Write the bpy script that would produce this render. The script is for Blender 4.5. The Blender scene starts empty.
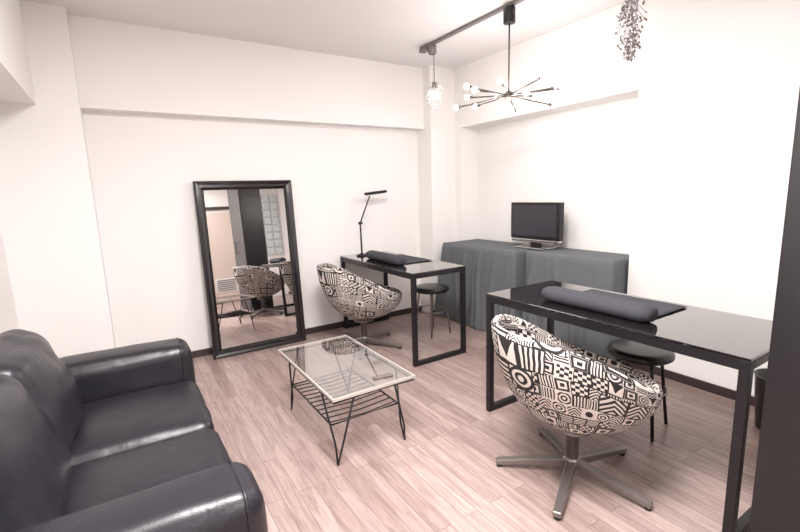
import bpy, bmesh, math, random
from mathutils import Vector, Matrix, noise
random.seed(7)
scene=bpy.context.scene
try:
    scene.view_settings.view_transform='Standard'
except Exception: pass
COL=scene.collection
def srgb(r,g,b):
    f=lambda c:(c/255/12.92) if c/255<=.04045 else ((c/255+.055)/1.055)**2.4
    return (f(r),f(g),f(b),1)
# ---------------- materials
def new_mat(name):
    m=bpy.data.materials.new(name);m.use_nodes=True
    nt=m.node_tree;b=nt.nodes['Principled BSDF'];return m,nt,b
def simple(name,col,rough=.5,metal=0,bump=0,bscale=40,coat=0,var=0.0,spec=None):
    m,nt,b=new_mat(name)
    b.inputs['Base Color'].default_value=col;b.inputs['Roughness'].default_value=rough;b.inputs['Metallic'].default_value=metal
    if coat: b.inputs['Coat Weight'].default_value=coat;b.inputs['Coat Roughness'].default_value=.05
    if spec is not None: b.inputs['Specular IOR Level'].default_value=spec
    tc=nt.nodes.new('ShaderNodeTexCoord');n=nt.nodes.new('ShaderNodeTexNoise')
    n.inputs['Scale'].default_value=bscale;n.inputs['Detail'].default_value=4
    nt.links.new(tc.outputs['Object'],n.inputs['Vector'])
    if var:
        mx=nt.nodes.new('ShaderNodeMix');mx.data_type='RGBA'
        mx.inputs[6].default_value=tuple(c*(1-var) for c in col[:3])+(1,)
        mx.inputs[7].default_value=tuple(min(1,c*(1+var)) for c in col[:3])+(1,)
        nt.links.new(n.outputs['Fac'],mx.inputs[0]);nt.links.new(mx.outputs[2],b.inputs['Base Color'])
    if bump:
        bp=nt.nodes.new('ShaderNodeBump');bp.inputs['Strength'].default_value=bump;bp.inputs['Distance'].default_value=.01
        nt.links.new(n.outputs['Fac'],bp.inputs['Height']);nt.links.new(bp.outputs['Normal'],b.inputs['Normal'])
    return m
def emis(name,col,s):
    m,nt,b=new_mat(name);b.inputs['Base Color'].default_value=col
    b.inputs['Emission Color'].default_value=col;b.inputs['Emission Strength'].default_value=s;return m
M_wall=simple('wall_paper',(.88,.855,.835,1),.85,bump=.10,bscale=180,var=.01)
M_ceil=simple('ceiling_paper',(.80,.77,.765,1),.9,bump=.1,bscale=150,var=.01)
M_base=simple('baseboard_dark',srgb(62,50,50),.4,var=.1)
M_black=simple('black_lacquer',srgb(24,21,24),.32,bscale=60,var=.15)
M_frame=simple('black_wood_frame',srgb(24,20,22),.28,coat=.4,bump=.05,bscale=30)
M_glossb=simple('black_glass',srgb(26,23,26),.04,coat=1.0)
M_metalb=simple('black_steel',srgb(28,25,29),.38,metal=.2)
M_steel=simple('brushed_steel',srgb(138,131,128),.36,metal=.8,bump=.03)
M_rail=simple('grey_rail',srgb(120,114,113),.5)
M_chrome=simple('chrome',srgb(200,198,198),.15,metal=1)
M_cloth=simple('grey_cloth',srgb(100,103,107),.95,bump=.3,bscale=120,var=.10)
M_mat=simple('grey_towel',srgb(60,59,66),.85,bump=.4,bscale=200,var=.12)
M_white=simple('white_plastic',srgb(225,222,220),.4)
M_mirror,nt,b=new_mat('mirror_silver');b.inputs['Base Color'].default_value=(.74,.72,.71,1);b.inputs['Metallic'].default_value=1;b.inputs['Roughness'].default_value=.01
M_bulb=emis('bulb_glow',(1,.95,.9,1),35)
M_silver=simple('silver_leaf',srgb(150,142,142),.3,metal=.75,var=.45,bscale=60)
M_crystal=simple('crystal_leaf',srgb(205,198,196),.15,metal=.3,var=.25,bscale=80)
M_brass=simple('aged_nickel',srgb(105,96,92),.3,metal=.9)
M_screen=simple('tv_screen',srgb(52,50,57),.25)
def leather():
    m,nt,b=new_mat('black_leather')
    b.inputs['Base Color'].default_value=srgb(31,29,36);b.inputs['Roughness'].default_value=.36;b.inputs['Specular IOR Level'].default_value=.5
    tc=nt.nodes.new('ShaderNodeTexCoord')
    v=nt.nodes.new('ShaderNodeTexVoronoi');v.inputs['Scale'].default_value=230
    n=nt.nodes.new('ShaderNodeTexNoise');n.inputs['Scale'].default_value=6;n.inputs['Detail'].default_value=3;n.inputs['Distortion'].default_value=1.0
    nt.links.new(tc.outputs['Object'],v.inputs['Vector']);nt.links.new(tc.outputs['Object'],n.inputs['Vector'])
    b1=nt.nodes.new('ShaderNodeBump');b1.inputs['Strength'].default_value=.10;b1.inputs['Distance'].default_value=.002
    b2=nt.nodes.new('ShaderNodeBump');b2.inputs['Strength'].default_value=.25;b2.inputs['Distance'].default_value=.02
    nt.links.new(v.outputs['Distance'],b1.inputs['Height']);nt.links.new(n.outputs['Fac'],b2.inputs['Height'])
    nt.links.new(b2.outputs['Normal'],b1.inputs['Normal']);nt.links.new(b1.outputs['Normal'],b.inputs['Normal'])
    return m
M_leather=leather()
def floor_mat():
    m,nt,b=new_mat('wood_floor');L=nt.links.new
    tc=nt.nodes.new('ShaderNodeTexCoord');mp=nt.nodes.new('ShaderNodeMapping');mp.inputs['Rotation'].default_value=(0,0,math.pi/2)
    L(tc.outputs['Object'],mp.inputs['Vector'])
    br=nt.nodes.new('ShaderNodeTexBrick');br.offset=.37;br.inputs['Scale'].default_value=1
    br.inputs['Brick Width'].default_value=.9;br.inputs['Row Height'].default_value=.076;br.inputs['Mortar Size'].default_value=.0013
    br.inputs['Color1'].default_value=srgb(158,136,131);br.inputs['Color2'].default_value=srgb(183,162,156);br.inputs['Mortar'].default_value=srgb(118,98,94)
    L(mp.outputs[0],br.inputs['Vector'])
    m2=nt.nodes.new('ShaderNodeMapping');m2.inputs['Scale'].default_value=(16,1.3,1);L(tc.outputs['Object'],m2.inputs['Vector'])
    ad=nt.nodes.new('ShaderNodeVectorMath');ad.operation='MULTIPLY_ADD';L(br.outputs['Color'],ad.inputs[0]);ad.inputs[1].default_value=(0,40,25);L(m2.outputs[0],ad.inputs[2])
    n=nt.nodes.new('ShaderNodeTexNoise');n.inputs['Scale'].default_value=2.6;n.inputs['Detail'].default_value=8;n.inputs['Roughness'].default_value=.68;n.inputs['Distortion'].default_value=1.0
    L(ad.outputs[0],n.inputs['Vector'])
    cr=nt.nodes.new('ShaderNodeValToRGB');cr.color_ramp.elements[0].position=.36;cr.color_ramp.elements[0].color=(.56,.51,.50,1)
    cr.color_ramp.elements[1].position=.60;cr.color_ramp.elements[1].color=(1.0,1.0,1.0,1);L(n.outputs['Fac'],cr.inputs[0])
    mx=nt.nodes.new('ShaderNodeMix');mx.data_type='RGBA';mx.blend_type='MULTIPLY';mx.inputs[0].default_value=.8
    L(br.outputs['Color'],mx.inputs[6]);L(cr.outputs[0],mx.inputs[7]);L(mx.outputs[2],b.inputs['Base Color'])
    b.inputs['Roughness'].default_value=.33
    return m
M_floor=floor_mat()
def pattern_mat():
    m,nt,b=new_mat('doodle_fabric');L=nt.links.new
    def mt(op,a,bb=None):
        n=nt.nodes.new('ShaderNodeMath');n.operation=op
        for i,x in enumerate([a,bb]):
            if x is None: continue
            if isinstance(x,(int,float)): n.inputs[i].default_value=x
            else: L(x,n.inputs[i])
        return n.outputs[0]
    uv=nt.nodes.new('ShaderNodeUVMap');uv.uv_map='UVMap'
    nz=nt.nodes.new('ShaderNodeTexNoise');nz.inputs['Scale'].default_value=1.6;nz.inputs['Detail'].default_value=1
    L(uv.outputs[0],nz.inputs['Vector'])
    wa=nt.nodes.new('ShaderNodeVectorMath');wa.operation='MULTIPLY_ADD';L(nz.outputs['Color'],wa.inputs[0]);wa.inputs[1].default_value=(.16,.16,0);L(uv.outputs[0],wa.inputs[2])
    sp=nt.nodes.new('ShaderNodeSeparateXYZ');L(wa.outputs[0],sp.inputs[0])
    def level(sc,off,asp):
        y=mt('ADD',mt('MULTIPLY',sp.outputs[1],sc*asp),off)
        wr=nt.nodes.new('ShaderNodeTexWhiteNoise');wr.noise_dimensions='1D';L(mt('FLOOR',y),wr.inputs['W'])
        x=mt('ADD',mt('MULTIPLY',sp.outputs[0],sc),mt('ADD',wr.outputs['Value'],off))
        fx=mt('SUBTRACT',mt('FRACT',x),.5);fy=mt('SUBTRACT',mt('FRACT',y),.5)
        cb=nt.nodes.new('ShaderNodeCombineXYZ');L(mt('FLOOR',x),cb.inputs[0]);L(mt('FLOOR',y),cb.inputs[1]);cb.inputs[2].default_value=sc
        wn=nt.nodes.new('ShaderNodeTexWhiteNoise');L(cb.outputs[0],wn.inputs['Vector'])
        sc3=nt.nodes.new('ShaderNodeSeparateColor');L(wn.outputs['Color'],sc3.inputs[0])
        r1=wn.outputs['Value'];r2=sc3.outputs[0];r3=sc3.outputs[1]
        ln=mt('SQRT',mt('ADD',mt('MULTIPLY',fx,fx),mt('MULTIPLY',fy,fy)))
        rings=mt('GREATER_THAN',mt('SINE',mt('MULTIPLY',ln,25)),0)
        sx=mt('GREATER_THAN',mt('SINE',mt('MULTIPLY',fx,34)),.1)
        sy=mt('GREATER_THAN',mt('SINE',mt('MULTIPLY',fy,28)),.1)
        ck=mt('GREATER_THAN',mt('MULTIPLY',mt('SINE',mt('MULTIPLY',fx,13)),mt('SINE',mt('MULTIPLY',fy,13))),0)
        zig=mt('GREATER_THAN',mt('SINE',mt('MULTIPLY',mt('ADD',fy,mt('ABSOLUTE',fx)),22)),0)
        box=mt('GREATER_THAN',mt('SINE',mt('MULTIPLY',mt('MAXIMUM',mt('ABSOLUTE',fx),mt('ABSOLUTE',fy)),22)),0)
        tri=mt('GREATER_THAN',mt('ADD',fy,.3),mt('MULTIPLY',mt('ABSOLUTE',fx),2))
        sol=mt('LESS_THAN',ln,.28)
        def sel(a,bb,th):
            c=mt('LESS_THAN',r1,th);return mt('ADD',mt('MULTIPLY',a,c),mt('MULTIPLY',bb,mt('SUBTRACT',1,c)))
        p=sel(rings,sel(sx,sel(sy,sel(ck,sel(zig,sel(box,sel(tri,sol,.93),.80),.66),.52),.40),.24),.07)
        inv=mt('GREATER_THAN',r2,.5);p=mt('ABSOLUTE',mt('SUBTRACT',p,inv))
        edge=mt('GREATER_THAN',mt('MAXIMUM',mt('ABSOLUTE',fx),mt('ABSOLUTE',fy)),.445)
        ec=mt('GREATER_THAN',r3,.5)
        return mt('ADD',mt('MULTIPLY',p,mt('SUBTRACT',1,edge)),mt('MULTIPLY',ec,edge)),r3
    A,ra=level(1.0,0,1.25);B,_=level(2.0,0,1.1)
    c=mt('GREATER_THAN',ra,.42)
    P=mt('ADD',mt('MULTIPLY',A,mt('SUBTRACT',1,c)),mt('MULTIPLY',B,c))
    mx=nt.nodes.new('ShaderNodeMix');mx.data_type='RGBA';mx.inputs[6].default_value=srgb(34,30,32);mx.inputs[7].default_value=srgb(214,205,198)
    L(P,mx.inputs[0]);L(mx.outputs[2],b.inputs['Base Color']);b.inputs['Roughness'].default_value=.8
    return m
M_pat=pattern_mat()
# ---------------- helpers
def empty(name,loc=(0,0,0),rz=0):
    e=bpy.data.objects.new(name,None);e.location=loc;e.rotation_euler=(0,0,rz);e.empty_display_size=.1;COL.objects.link(e);return e
def finish(name,bm,mat,parent=None,smooth=False,loc=(0,0,0),rot=(0,0,0),bevel=0,seg=2):
    me=bpy.data.meshes.new(name);bmesh.ops.recalc_face_normals(bm,faces=bm.faces);bm.to_mesh(me);bm.free()
    if smooth:
        for p in me.polygons:p.use_smooth=True
    me.materials.append(mat);o=bpy.data.objects.new(name,me);o.location=loc;o.rotation_euler=rot;COL.objects.link(o)
    if parent:o.parent=parent
    if bevel:
        md=o.modifiers.new('b','BEVEL');md.width=bevel;md.segments=seg;md.limit_method='ANGLE'
    return o
def box(name,lo,hi,mat,parent=None,bevel=0,seg=2,rot=(0,0,0)):
    c=[(a+b)/2 for a,b in zip(lo,hi)];s=[(b-a) for a,b in zip(lo,hi)]
    bm=bmesh.new();bmesh.ops.create_cube(bm,size=1);bmesh.ops.scale(bm,vec=s,verts=bm.verts)
    return finish(name,bm,mat,parent,loc=c,bevel=bevel,seg=seg,rot=rot)
def tube(name,pts,r,mat,parent=None,n=10,closed=False,bm=None):
    own=bm is None
    if own:bm=bmesh.new()
    pts=[Vector(p) for p in pts];rings=[];N=len(pts)
    prev=None
    for i,p in enumerate(pts):
        if closed: t=(pts[(i+1)%N]-pts[i-1]).normalized()
        else: t=((pts[min(i+1,N-1)]-pts[max(i-1,0)])).normalized()
        if prev is None:
            a=Vector((0,0,1)) if abs(t.z)<.9 else Vector((1,0,0));x=t.cross(a).normalized()
        else:
            x=(prev-t*prev.dot(t)).normalized()
        prev=x;y=t.cross(x)
        rr=r[i] if isinstance(r,(list,tuple)) else r
        rings.append([bm.verts.new(p+(x*math.cos(2*math.pi*k/n)+y*math.sin(2*math.pi*k/n))*rr) for k in range(n)])
    for i in range(N if closed else N-1):
        A=rings[i];B=rings[(i+1)%N]
        for k in range(n): bm.faces.new((A[k],A[(k+1)%n],B[(k+1)%n],B[k]))
    if not closed: bm.faces.new(rings[0][::-1]);bm.faces.new(rings[-1])
    if own: return finish(name,bm,mat,parent,smooth=True)
def lathe(name,prof,mat,parent=None,n=40,loc=(0,0,0),smooth=True):
    bm=bmesh.new()
    rings=[]
    for r,z in prof:
        rings.append([bm.verts.new((r*math.cos(2*math.pi*k/n),r*math.sin(2*math.pi*k/n),z)) for k in range(n)])
    for a,b in zip(rings,rings[1:]):
        for k in range(n): bm.faces.new((a[k],a[(k+1)%n],b[(k+1)%n],b[k]))
    bm.faces.new(rings[0][::-1]);bm.faces.new(rings[-1])
    return finish(name,bm,mat,parent,smooth=smooth,loc=loc)
def pillow(name,lo,hi,mat,parent,r=.05,puff=(0,0,.02),n=18,rot=(0,0,0),wr=.004):
    c=Vector([(a+b)/2 for a,b in zip(lo,hi)]);h=Vector([(b-a)/2 for a,b in zip(lo,hi)])
    bm=bmesh.new();bmesh.ops.create_cube(bm,size=2)
    bmesh.ops.subdivide_edges(bm,edges=bm.edges[:],cuts=n,use_grid_fill=True)
    sd=random.random()*50
    for v in bm.verts:
        q=Vector([math.copysign(abs(t)**.7,t) for t in v.co])
        p=Vector((q.x*h.x,q.y*h.y,q.z*h.z))
        inn=Vector([max(-(h[i]-r),min(h[i]-r,p[i])) for i in range(3)])
        d=p-inn
        if d.length>1e-6:p=inn+d.normalized()*min(r,d.length)
        for i in range(3):
            a,b_=[j for j in range(3) if j!=i]
            p[i]+=puff[i]*q[i]*(1-q[a]**2)*(1-q[b_]**2)
        p+=v.co.normalized()*noise.noise(p*9+Vector((sd,0,0)))*wr
        v.co=p
    return finish(name,bm,mat,parent,smooth=True,loc=c,rot=rot)

# ---------------- room
CZ=2.66;SZ=2.045
XW=-.66;XE=3.2;XR=3.46;YN=4.09;YB=3.96;YS=-2.2
box('floor',(XW-.1,YS-.1,-.1),(XR+.1,YN+.1,0),M_floor)
box('ceiling',(XW-.1,YS-.1,CZ),(XR+.1,YN+.1,CZ+.1),M_ceil)
box('wall_north',(XW-.1,YN,0),(XR+.1,YN+.1,CZ),M_wall)
box('wall_west',(XW-.1,YS,0),(XW,YN,CZ),M_wall)
box('wall_south',(XW-.1,YS-.1,0),(XR+.1,YS,CZ),M_wall)
box('wall_east',(XR,YS,0),(XR+.1,YN,CZ),M_wall)
box('wall_east_pier',(XE,YS,0),(XR,1.82,CZ),M_wall)
box('wall_east_soffit',(XE,1.82,SZ),(XR,3.84,CZ),M_wall)
box('wall_northeast_column',(2.87,3.84,0),(XR,YN,CZ),M_wall)
box('wall_east_return',(XE,3.745,0),(XR,3.84,SZ),M_wall)
box('wall_north_beam',(-.14,YB,SZ),(2.87,YN,CZ),M_wall)
box('wall_northwest_column',(XW,3.83,0),(-.14,YN,CZ),M_wall)
box('wall_west_beam',(XW,YS,SZ-.02),(-.375,3.83,CZ),M_wall)
bh=.06
box('baseboard_north',(-.14,YN-.012,0),(2.87,YN,bh),M_base)
box('baseboard_column',(2.87-.012,3.84-.012,0),(XE,3.84,bh),M_base)
box('baseboard_east',(XE-.012,.9-3.1,0),(XE,1.82,bh),M_base)
box('baseboard_northwest',(XW,3.818,0),(-.13,3.83,bh),M_base)
# south wall: glass block window, door, vent
w=empty('window_1')
gx0,gx1,gz0,gz1=2.62,3.16,.95,2.35
M_gb=simple('glass_block',srgb(205,214,216),.12,bump=.5,bscale=9)
nb,mb=3,8
dx=(gx1-gx0)/nb;dz=(gz1-gz0)/mb
box('grout',(gx0,YS,gz0),(gx1,YS+.02,gz1),M_white,w)
for i in range(nb):
    for j in range(mb):
        box('glass_block',(gx0+i*dx+.012,YS+.02,gz0+j*dz+.012),(gx0+(i+1)*dx-.012,YS+.05,gz0+(j+1)*dz-.012),M_gb,w,bevel=.012)
d=empty('door_1')
M_door=simple('door_cream',srgb(205,190,180),.5)
box('leaf',(1.45,YS+.005,.0),(2.2,YS+.045,2.0),M_door,d,bevel=.004)
box('jamb_l',(1.38,YS+.001,0),(1.445,YS+.06,2.06),M_base,d);box('jamb_r',(2.205,YS+.001,0),(2.27,YS+.06,2.06),M_base,d);box('head',(1.38,YS+.001,2.061),(2.27,YS+.06,2.12),M_base,d)
box('louvre_frame',(1.6,YS+.045,.25),(2.05,YS+.055,.55),M_white,d)
for k in range(6): box('slat',(1.63,YS+.055,.28+k*.043),(2.02,YS+.062,.30+k*.043),M_steel,d)

# ---------------- tall black cabinet at right
c=empty('tall_black_cabinet')
box('carcass',(1.72,-.35,0),(2.06,.50,2.4),M_black,c,bevel=.004)
box('door_leaf',(1.702,-.34,.06),(1.72,.495,2.38),M_black,c,bevel=.003)
tube('handle',[(1.70,.0,1.0),(1.67,.0,1.0),(1.67,.0,1.2),(1.70,.0,1.2)],.006,M_metalb,c)

# ---------------- mirror
mr=empty('floor_mirror',(.967,3.945,0.0))
tilt=math.atan2(.115,1.535);mr.rotation_euler=(-tilt,0,0)
Wm,Hm,fw_=.835,1.525,.075
def prof_frame(name,W,H,f,t,parent,mat):
    bm=bmesh.new()
    prof=[(0,0),(0,-t*.75),(f*.18,-t),(f*.45,-t*.8),(f*.7,-t*.85),(f,-t*.3),(f,0)]
    loops=[]
    for ins,y in prof:
        loops.append([bm.verts.new((sx*(W/2-ins),y,z)) for sx,z in ((-1,ins),(1,ins),(1,H-ins),(-1,H-ins))])
    for i in range(len(loops)):
        a=loops[i];b_=loops[(i+1)%len(loops)]
        for k in range(4): bm.faces.new((a[k],a[(k+1)%4],b_[(k+1)%4],b_[k]))
    return finish(name,bm,mat,parent)
prof_frame('frame',Wm,Hm,fw_,.04,mr,M_frame)
box('glass',(-Wm/2+.06,-.012,.06),(Wm/2-.06,-.004,Hm-.06),M_mirror,mr)
box('backing',(-Wm/2+.02,-.003,.02),(Wm/2-.02,.008,Hm-.02),M_black,mr)

# ---------------- sofa
s=empty('leather_sofa')
Y0,Y1=1.08,2.72;aw=.235;ym=(Y0+Y1)/2;XF=.245
pillow('base',(-.60,Y0+.02,.07),(XF-.06,Y1-.02,.30),M_leather,s,r=.03,puff=(0,0,0))
for i,(a,b_) in enumerate([(Y0+aw,ym),(ym,Y1-aw)]):
    pillow('seat_cushion_%d'%i,(-.42,a+.004,.24),(XF,b_-.004,.44),M_leather,s,r=.05,puff=(.012,0,.03),wr=.007)
    pillow('back_cushion_%d'%i,(-.53,a-.02,.38),(-.30,b_+.02,.84),M_leather,s,r=.08,puff=(.05,0,.015),rot=(0,math.radians(-19),0),wr=.012)
for i,(a,b_) in enumerate([(Y0,Y0+aw),(Y1-aw,Y1)]):
    pillow('arm_%d'%i,(-.60,a,.08),(XF,b_,.61),M_leather,s,r=.055,puff=(.012,.012,.015),wr=.003)
    for xx in (XF-.05,):
        pts=[];r_=.05
        for cy_,cz_,a0 in ((b_-r_,.61-r_,0),(a+r_,.61-r_,90),(a+r_,.08+r_,180),(b_-r_,.08+r_,270)):
            for k in range(6):
                an=math.radians(a0+k*18);pts.append((xx,cy_+r_*math.cos(an),cz_+r_*math.sin(an)))
        tube('piping',pts,.0045,M_leather,s,closed=True,n=8)
pillow('back_frame',(-.645,Y0+.05,.1),(-.50,Y1-.05,.74),M_leather,s,r=.05,puff=(0,0,0))
for x in (-.52,.14):
    for y in (Y0+.1,Y1-.1): lathe('foot',[(.02,0),(.025,.08)],M_chrome,s,loc=(x,y,0),n=16)

# ---------------- coffee table
t=empty('coffee_table')
tx0,tx1,ty0,ty1,tz=.765,1.25,1.85,2.71,.40
M_ctop=bpy.data.materials.new('table_glass');M_ctop.use_nodes=True;nt=M_ctop.node_tree
for n_ in list(nt.nodes):
    if n_.type=='BSDF_PRINCIPLED': nt.nodes.remove(n_)
out=[n_ for n_ in nt.nodes if n_.type=='OUTPUT_MATERIAL'][0]
tb=nt.nodes.new('ShaderNodeBsdfTransparent');tb.inputs[0].default_value=(.86,.855,.85,1)
gb=nt.nodes.new('ShaderNodeBsdfGlossy');gb.inputs['Roughness'].default_value=.02;gb.inputs['Color'].default_value=(.95,.95,.95,1)
mxs=nt.nodes.new('ShaderNodeMixShader');mxs.inputs[0].default_value=.40
nt.links.new(tb.outputs[0],mxs.inputs[1]);nt.links.new(gb.outputs[0],mxs.inputs[2]);nt.links.new(mxs.outputs[0],out.inputs[0])
bm=bmesh.new();vv=[bm.verts.new(p) for p in ((tx0+.008,ty0+.008,tz),(tx1-.008,ty0+.008,tz),(tx1-.008,ty1-.008,tz),(tx0+.008,ty1-.008,tz))];bm.faces.new(vv)
finish('glass_top',bm,M_ctop,t)
M_rim=simple('cream_rim',srgb(200,192,186),.3,metal=.3)
for nm,lo,hi in [('rim_w',(tx0,ty0,tz-.012),(tx0+.008,ty1,tz+.003)),('rim_e',(tx1-.008,ty0,tz-.012),(tx1,ty1,tz+.003)),('rim_s',(tx0+.008,ty0,tz-.012),(tx1-.008,ty0+.008,tz+.003)),('rim_n',(tx0+.008,ty1-.008,tz-.012),(tx1-.008,ty1,tz+.003))]:
    box(nm,lo,hi,M_rim,t)
zu=tz-.02
tube('under_frame',[(tx0+.01,ty0+.01,zu),(tx1-.01,ty0+.01,zu),(tx1-.01,ty1-.01,zu),(tx0+.01,ty1-.01,zu)],.007,M_metalb,t,closed=True,n=8)
sz=.20;cx,cy=(tx0+tx1)/2,(ty0+ty1)/2
for i,(sx,sy) in enumerate([(-1,-1),(1,-1),(1,1),(-1,1)]):
    foot=(cx+sx*.205,cy+sy*.36,.006)
    tube('leg_%d'%i,[(cx+sx*.23,cy+sy*.25,zu),(cx+sx*.20,cy+sy*.33,.10),foot],.0055,M_metalb,t,n=8)
    tube('leg_b%d'%i,[(cx+sx*.12,cy+sy*.41,zu),(cx+sx*.19,cy+sy*.385,.10),foot],.0055,M_metalb,t,n=8)
tube('shelf_ring',[(cx-.205,cy-.30,sz),(cx+.205,cy-.30,sz),(cx+.205,cy+.30,sz),(cx-.205,cy+.30,sz)],.0055,M_metalb,t,closed=True,n=8)
for k in range(11):
    y=cy-.27+k*.054
    tube('shelf_rod',[(cx-.205,y,sz),(cx,y,sz-.012),(cx+.205,y,sz)],.0035,M_metalb,t,n=6)

# ---------------- desks
def desk(name,x0,x1,y0,y1,z=.76):
    e=empty(name);q=.035
    box('glass_top',(x0,y0,z-.010),(x1,y1,z),M_glossb,e,bevel=.002)
    zt=z-.011
    box('apron_w',(x0+.003,y0+q,zt-.04),(x0+.003+.025,y1-q,zt),M_metalb,e)
    box('apron_e',(x1-.028,y0+q,zt-.04),(x1-.003,y1-q,zt),M_metalb,e)
    for i,(a,b_) in enumerate([(y0,y0+q),(y1-q,y1)]):
        box('leg_%d_w'%i,(x0,a,0),(x0+q,b_,zt),M_metalb,e,bevel=.002)
        box('leg_%d_e'%i,(x1-q,a,0),(x1,b_,zt),M_metalb,e,bevel=.002)
        box('foot_bar_%d'%i,(x0+q,a,0),(x1-q,b_,q),M_metalb,e,bevel=.002)
        box('top_bar_%d'%i,(x0+q,a,zt-q),(x1-q,b_,zt),M_metalb,e,bevel=.002)
    return e
desk('manicure_desk',1.82,2.42,.575,1.905)
desk('manicure_desk',1.85,2.385,2.74,4.05)
def armrest(x,y0,y1,xe,z=.76,R_=.05):
    e=empty('hand_rest_cushion')
    bm=bmesh.new();n=24;L=14;rings=[]
    for j in range(L+1):
        f=j/L;y=y0+(y1-y0)*f
        k=1-.25*max(0,abs(2*f-1)-.88)/.12
        ring=[]
        for i in range(n):
            a=2*math.pi*i/n
            px=math.cos(a)*R_*1.2*k;pz=math.sin(a)*R_*k*.85
            pz=max(pz,-R_*.72)+R_*.72
            ring.append(bm.verts.new((x+px,y,z+.003+pz)))
        rings.append(ring)
    for a,b_ in zip(rings,rings[1:]):
        for i in range(n): bm.faces.new((a[i],a[(i+1)%n],b_[(i+1)%n],b_[i]))
    bm.faces.new(rings[0]);bm.faces.new(rings[-1])
    finish('roll',bm,M_mat,e,smooth=True)
    bm=bmesh.new();nx,ny=16,16
    g=[[bm.verts.new((x+.03+(xe-x-.03)*i/nx,y0+.03+(y1-y0-.06)*j/ny,z+.008+.002*noise.noise(Vector((i*.4,j*.4,x))))) for j in range(ny+1)] for i in range(nx+1)]
    for i in range(nx):
        for j in range(ny): bm.faces.new((g[i][j],g[i+1][j],g[i+1][j+1],g[i][j+1]))
    o=finish('mat',bm,M_mat,e,smooth=True);md=o.modifiers.new('s','SOLIDIFY');md.thickness=.004
armrest(1.98,1.0,1.59,2.36)
armrest(2.0,3.12,3.70,2.34)

# ---------------- tub chairs
def tub_chair(x,y,rz,base_rot,low=0):
    e=empty('patterned_tub_chair',(x,y,0),rz)
    nth,nt_=64,18
    def surf(th,t,ins):
        bk=(1-math.cos(th))/2
        s=bk*bk*(3-2*bk)
        zr=.475+.285*(s**.85)
        Rr=.352+.01*math.cos(2*th)-ins
        lean=-.03*s
        zb=.265+ins
        a=t*math.pi/2
        r=Rr*(math.sin(a)**.82)
        z=zb+(zr-zb)*(1-math.cos(a))**.95
        return Vector((r*math.cos(th)+lean*t,r*math.sin(th)*1.03,z))
    bm=bmesh.new();uvl=bm.loops.layers.uv.new('UVMap')
    T=.035
    seq=[('o',.04+.96*i/nt_) for i in range(nt_+1)]+[('r',k) for k in (.25,.5,.75)]+[('i',1-.94*i/nt_) for i in range(nt_+1)]
    rows=[]
    for kind,t_ in seq:
        row=[]
        for k in range(nth):
            th=2*math.pi*k/nth
            if kind=='o':p=surf(th,t_,0)
            elif kind=='i':p=surf(th,t_,T)
            else:
                p=surf(th,1,0).lerp(surf(th,1,T),t_)+Vector((0,0,.016*math.sin(t_*math.pi)))
            row.append(bm.verts.new(p))
        rows.append(row)
    acc=0;vs=[0]
    for a,b_ in zip(rows,rows[1:]):
        acc+=(a[nth//3].co-b_[nth//3].co).length;vs.append(acc)
    for j in range(len(rows)-1):
        for k in range(nth):
            k2=(k+1)%nth
            f=bm.faces.new((rows[j][k],rows[j][k2],rows[j+1][k2],rows[j+1][k]))
            uu=[k,k+1,k+1,k];vv=[vs[j],vs[j],vs[j+1],vs[j+1]]
            for l,u_,v_ in zip(f.loops,uu,vv): l[uvl].uv=(u_/nth*17,v_/.128)
    bm.faces.new(rows[0][::-1]);bm.faces.new(rows[-1])
    finish('shell',bm,M_pat,e,smooth=True)
    bm=bmesh.new();uvl=bm.loops.layers.uv.new('UVMap');rr=[]
    for r,z in [(0.01,.445),(.1,.443),(.18,.435),(.235,.42),(.26,.40),(.262,.385),(.24,.37)]:
        rr.append([bm.verts.new((r*math.cos(2*math.pi*k/32)+.01,r*math.sin(2*math.pi*k/32),z)) for k in range(32)])
    for a,b_ in zip(rr,rr[1:]):
        for k in range(32): bm.faces.new((a[k],a[(k+1)%32],b_[(k+1)%32],b_[k]))
    bm.faces.new(rr[0]);bm.faces.new(rr[-1])
    for f in bm.faces:
        for l in f.loops:l[uvl].uv=(l.vert.co.x/.128,l.vert.co.y/.128)
    finish('seat_cushion',bm,M_pat,e,smooth=True)
    lathe('mount',[(.09,.242),(.09,.252),(.05,.265),(.045,.28)],M_steel,e,n=24)
    lathe('post',[(.03,.06),(.03,.24),(.045,.245)],M_steel,e,n=24)
    lathe('hub',[(.035,.035),(.042,.05),(.042,.085),(.032,.095)],M_steel,e,n=24)
    for i in range(5):
        a=base_rot-rz+i*2*math.pi/5
        bm=bmesh.new();ca,sa=math.cos(a),math.sin(a)
        secs=[(.03,.062,.022,.022),(.20,.048,.020,.016),(.36,.026,.018,.012)]
        rs=[]
        for r,z,hw,hh in secs:
            rs.append([bm.verts.new((r*ca-w_*sa,r*sa+w_*ca,z+h_)) for w_,h_ in ((-hw,-hh),(hw,-hh),(hw,hh),(-hw,hh))])
        for p,q in zip(rs,rs[1:]):
            for k in range(4): bm.faces.new((p[k],p[(k+1)%4],q[(k+1)%4],q[k]))
        bm.faces.new(rs[0]);bm.faces.new(rs[-1])
        finish('base_arm_%d'%i,bm,M_steel,e,bevel=.004)
        lathe('glide',[(.014,0),(.016,.014)],M_metalb,e,n=12,loc=(.345*ca,.345*sa,0))
    return e
tub_chair(1.72,1.205,math.radians(-20),math.radians(63))
tub_chair(1.77,3.44,math.radians(-8),math.radians(20))

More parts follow.
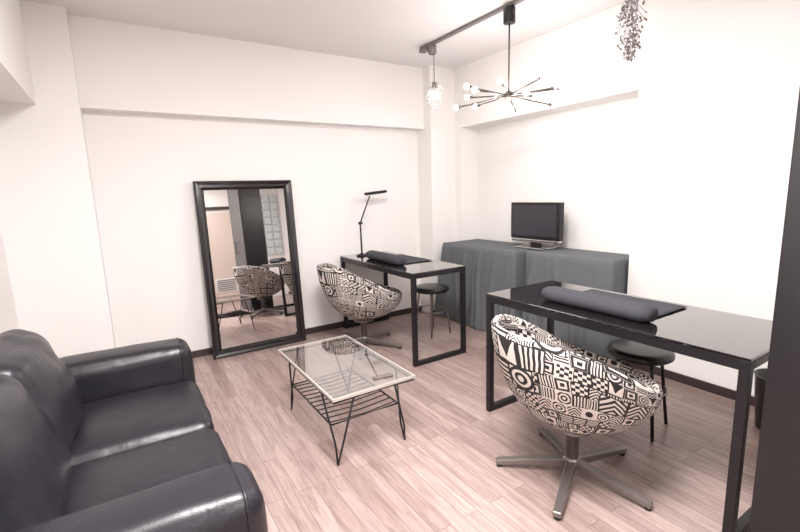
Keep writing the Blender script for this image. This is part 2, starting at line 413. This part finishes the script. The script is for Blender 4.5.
# ---------------- stools
def stool(x,y,rot):
    e=empty('round_stool',(x,y,0),rot)
    lathe('seat',[(.10,.425),(.155,.425),(.168,.435),(.17,.45),(.162,.468),(.13,.476),(.02,.478)],M_black,e)
    for i in range(4):
        a=math.pi/4+i*math.pi/2;ca,sa=math.cos(a),math.sin(a)
        tube('leg_%d'%i,[(.12*ca,.12*sa,.424),(.13*ca,.13*sa,.35),(.175*ca,.175*sa,0.003)],.0095,M_metalb if x<2.46 else M_steel,e)
    pts=[(.145*math.cos(2*math.pi*k/32),.145*math.sin(2*math.pi*k/32),.24) for k in range(32)]
    tube('foot_ring',pts,.005,M_steel,e,closed=True,n=8)
stool(2.40,1.27,.2);stool(2.48,3.35,.1)

# ---------------- cloth covered tables
def draped(x0,x1,y0,y1,h,seed,fl,fr_):
    e=empty('cloth_covered_table')
    bm=bmesh.new();per=[]
    def line(a,b_,n):
        for i in range(n): per.append((Vector(a).lerp(Vector(b_),i/n)))
    N=110
    line((x0,y0,0),(x0,y1,0),N);line((x0,y1,0),(x1,y1,0),16);line((x1,y1,0),(x1,y0,0),N);line((x1,y0,0),(x0,y0,0),16)
    rows=[]
    lev=[(h,-.02),(h-.001,-.008),(h-.008,0)]+[(h-.01-(h-.02)*k/18,None) for k in range(1,19)]
    M=len(per)
    for z,o in lev:
        row=[]
        for i,p in enumerate(per):
            front=i<=N
            nr=Vector((-1,0,0)) if i<=N else (Vector((0,1,0)) if i<N+16 else (Vector((1,0,0)) if i<2*N+16 else Vector((0,-1,0))))
            off=0;yy=0
            if o is None:
                g=(h-z)/h
                if front:
                    u=p.y+.05*noise.noise(Vector((p.y*2.5,z*2.0,seed)))*2
                    ph=u*26+seed+3.0*noise.noise(Vector((p.y*2.5,seed,0)))
                    f=max(0,math.sin(ph))**2.2
                    f2=max(0,math.sin(ph*1.7+1.3))**3
                    f3=noise.noise(Vector((u*9,z*1.5,seed*3)))
                    off=(g**.7)*(.045*f+.020*f2+.028*f3)+.02*g
                    uu=(p.y-y0)/(y1-y0)
                    yy=g*(fl*max(0,uu-.8)/.2-fr_*max(0,.2-uu)/.2)
            else: off=o
            q=p+nr*off;q.y+=yy;q.z=z
            row.append(bm.verts.new(q))
        rows.append(row)
    for a,b_ in zip(rows,rows[1:]):
        for k in range(M): bm.faces.new((a[k],a[(k+1)%M],b_[(k+1)%M],b_[k]))
    bm.faces.new(rows[0])
    finish('cloth',bm,M_cloth,e,smooth=True)
    return e
draped(2.92,3.43,2.70,3.72,.83,1.0,.09,.0)
draped(3.04,3.44,1.84,2.675,.83,3.3,.0,.0)

# ---------------- television
tv=empty('flat_screen_television',(3.22,2.725,.832),0)
box('base',(-.10,-.17,0),(.10,.17,.018),M_chrome,tv,bevel=.008)
box('neck',(-.015,-.05,.018),(.03,.05,.07),M_black,tv,bevel=.004)
box('speaker_bar',(-.03,-.27,.055),(.03,.27,.085),M_chrome,tv,bevel=.01)
box('body',(-.028,-.28,.085),(.035,.28,.42),M_black,tv,bevel=.008)
box('screen',(-.031,-.253,.115),(-.0285,.253,.395),M_screen,tv)

# ---------------- desk lamp
l=empty('desk_lamp')
lx,ly=2.02,3.895
lathe('base',[(.055,.761),(.055,.772),(.02,.78),(.012,.79)],M_metalb,l,loc=(lx,ly,0))
tube('post',[(lx,ly,.785),(lx-.005,ly,1.09)],.008,M_metalb,l)
tube('joint',[(lx-.02,ly,1.09),(lx+.015,ly,1.09)],.014,M_metalb,l)
tube('upper_arm',[(lx-.005,ly,1.09),(lx+.12,ly-.01,1.375)],.007,M_metalb,l)
box('head',(lx+.06,ly-.04,1.372),(lx+.30,ly+.02,1.398),M_metalb,l,bevel=.008,rot=(0,math.radians(-5),0))
box('diffuser',(lx+.08,ly-.032,1.362),(lx+.28,ly+.012,1.370),M_white,l,rot=(0,math.radians(-5),0))

# ---------------- bin
b_=empty('waste_bin',(2.98,.80,0))
lathe('bucket',[(.09,0),(.115,.30),(.12,.31),(.112,.31),(.088,.012)],M_black,b_)

# ---------------- track, spots, chandelier
TX=2.47
tr=empty('ceiling_track_light')
box('rail',(TX-.018,1.25,CZ-.022),(TX+.018,3.42,CZ-.001),M_rail,tr)
box('feed_box',(TX-.03,3.30,CZ-.05),(TX+.03,3.42,CZ-.022),M_rail,tr,bevel=.004)
lathe('adapter',[(.03,CZ-.10),(.036,CZ-.095),(.036,CZ-.03),(.025,CZ-.023)],M_rail,tr,loc=(TX,3.26,0),n=24)
ch=empty('sputnik_chandelier')
cyy,cz=2.36,2.045
lathe('canopy',[(.03,CZ-.135),(.042,CZ-.13),(.042,CZ-.03),(.03,CZ-.023)],M_black,ch,loc=(TX,cyy,0))
tube('stem',[(TX,cyy,CZ-.13),(TX,cyy,cz+.03)],.006,M_brass,ch)
hub=bmesh.new();bmesh.ops.create_uvsphere(hub,u_segments=24,v_segments=16,radius=.032)
finish('hub',hub,M_brass,ch,smooth=True,loc=(TX,cyy,cz))
for i in range(14):
    a=i*2*math.pi/14+.15;el=[.10,-.16,.16,-.02][i%4];L=.34 if i%2 else .29
    dv=Vector((math.cos(a)*math.cos(el),math.sin(a)*math.cos(el),math.sin(el)));o=Vector((TX,cyy,cz))
    tube('arm_%d'%i,[o+dv*.03,o+dv*L],.005,M_brass,ch,n=8)
    tube('socket_%d'%i,[o+dv*L,o+dv*(L+.03)],.010,M_brass,ch,n=12)
    bm=bmesh.new();bmesh.ops.create_uvsphere(bm,u_segments=16,v_segments=10,radius=.019)
    finish('bulb_%d'%i,bm,M_bulb,ch,smooth=True,loc=o+dv*(L+.043))
def sprigs(y,z0,z1,rad,mat,n,bulb=False):
    e=empty('hanging_crystal_sprig_pendant')
    tube('cord',[(TX,y,CZ-.022),(TX,y,z1-.05)],.003,M_metalb,e,n=6)
    lathe('lampholder',[(.014,z1-.02),(.02,z1-.01),(.02,z1+.03),(.008,z1+.04)],M_steel,e,loc=(TX,y,0),n=16)
    if bulb:
        bm=bmesh.new();bmesh.ops.create_uvsphere(bm,u_segments=16,v_segments=10,radius=.026)
        finish('bulb',bm,M_bulb,e,smooth=True,loc=(TX,y,z1-.085))
    bm=bmesh.new()
    for k in range(n):
        f=random.random();a=random.random()*6.28
        rr=rad*math.sin(math.pi*min(1,.15+f*.8))**.6*((.55+.45*random.random()) if bulb else (.3+.7*random.random()))
        end=Vector((TX+rr*math.cos(a),y+rr*math.sin(a),z1-(z1-z0)*f))
        if k%2==0: tube('x',[(TX,y,min(z1,end.z+.06)),(TX+(end.x-TX)*.5,y+(end.y-y)*.5,end.z+.045),end],.0014,None,bm=bm,n=4)
        m_=Matrix.Translation(end)@Matrix.Rotation(random.random()*6.28,4,'Z')@Matrix.Rotation(random.random()*3,4,'X')@Matrix.Diagonal((.007,.004,.011,1))
        bmesh.ops.create_icosphere(bm,subdivisions=1,radius=1,matrix=m_)
    finish('sprigs',bm,mat,e)
sprigs(1.47,2.06,2.40,.075,M_silver,190)
sprigs(3.24,2.10,2.29,.085,M_crystal,80,True)

# ---------------- unseen fill lamps with housings, added at the ceiling to brighten the room
def added_fill_lamp(x,y,size,power):
    e=empty('added_fill_lamp',(x,y,0))
    lathe('fill_lamp_housing',[(size/2+.03,CZ-.03),(size/2+.03,CZ-.002)],M_white,e,n=48)
    ld=bpy.data.lights.new('added_fill_light','AREA');ld.shape='DISK';ld.size=size;ld.energy=power;ld.color=(1,.975,.965)
    lo=bpy.data.objects.new('fill_light',ld);lo.location=(0,0,CZ-.04);COL.objects.link(lo);lo.parent=e
added_fill_lamp(.6,.95,.8,146)
added_fill_lamp(1.2,-1.2,.5,46)
for (x,y,p) in [(TX,cyy,25)]:
    ld=bpy.data.lights.new('chandelier_glow','POINT');ld.energy=p;ld.shadow_soft_size=.25;ld.color=(1,.96,.93)
    lo=bpy.data.objects.new('chandelier_light',ld);lo.location=(x,y,cz-.12);COL.objects.link(lo);lo.parent=ch
wd=bpy.data.worlds.new('world');scene.world=wd;wd.use_nodes=True
wd.node_tree.nodes['Background'].inputs[0].default_value=(.9,.88,.88,1);wd.node_tree.nodes['Background'].inputs[1].default_value=.5
# ---------------- camera
ex=Vector((.8414,-.5395,-.0306));ey=Vector((-.1151,-.1236,-.9856))
ex.normalize();up=(-ey-ex*(-ey).dot(ex)).normalized();bk=ex.cross(up)
cam=bpy.data.cameras.new('camera');cam.lens=437.16/800*36;cam.sensor_width=36;cam.clip_start=.02
co=bpy.data.objects.new('camera',cam);COL.objects.link(co)
m=Matrix.Identity(4)
for i in range(3):
    m[i][0]=ex[i];m[i][1]=up[i];m[i][2]=bk[i]
m.translation=Vector((0,0,1.38));co.matrix_world=m
scene.camera=co
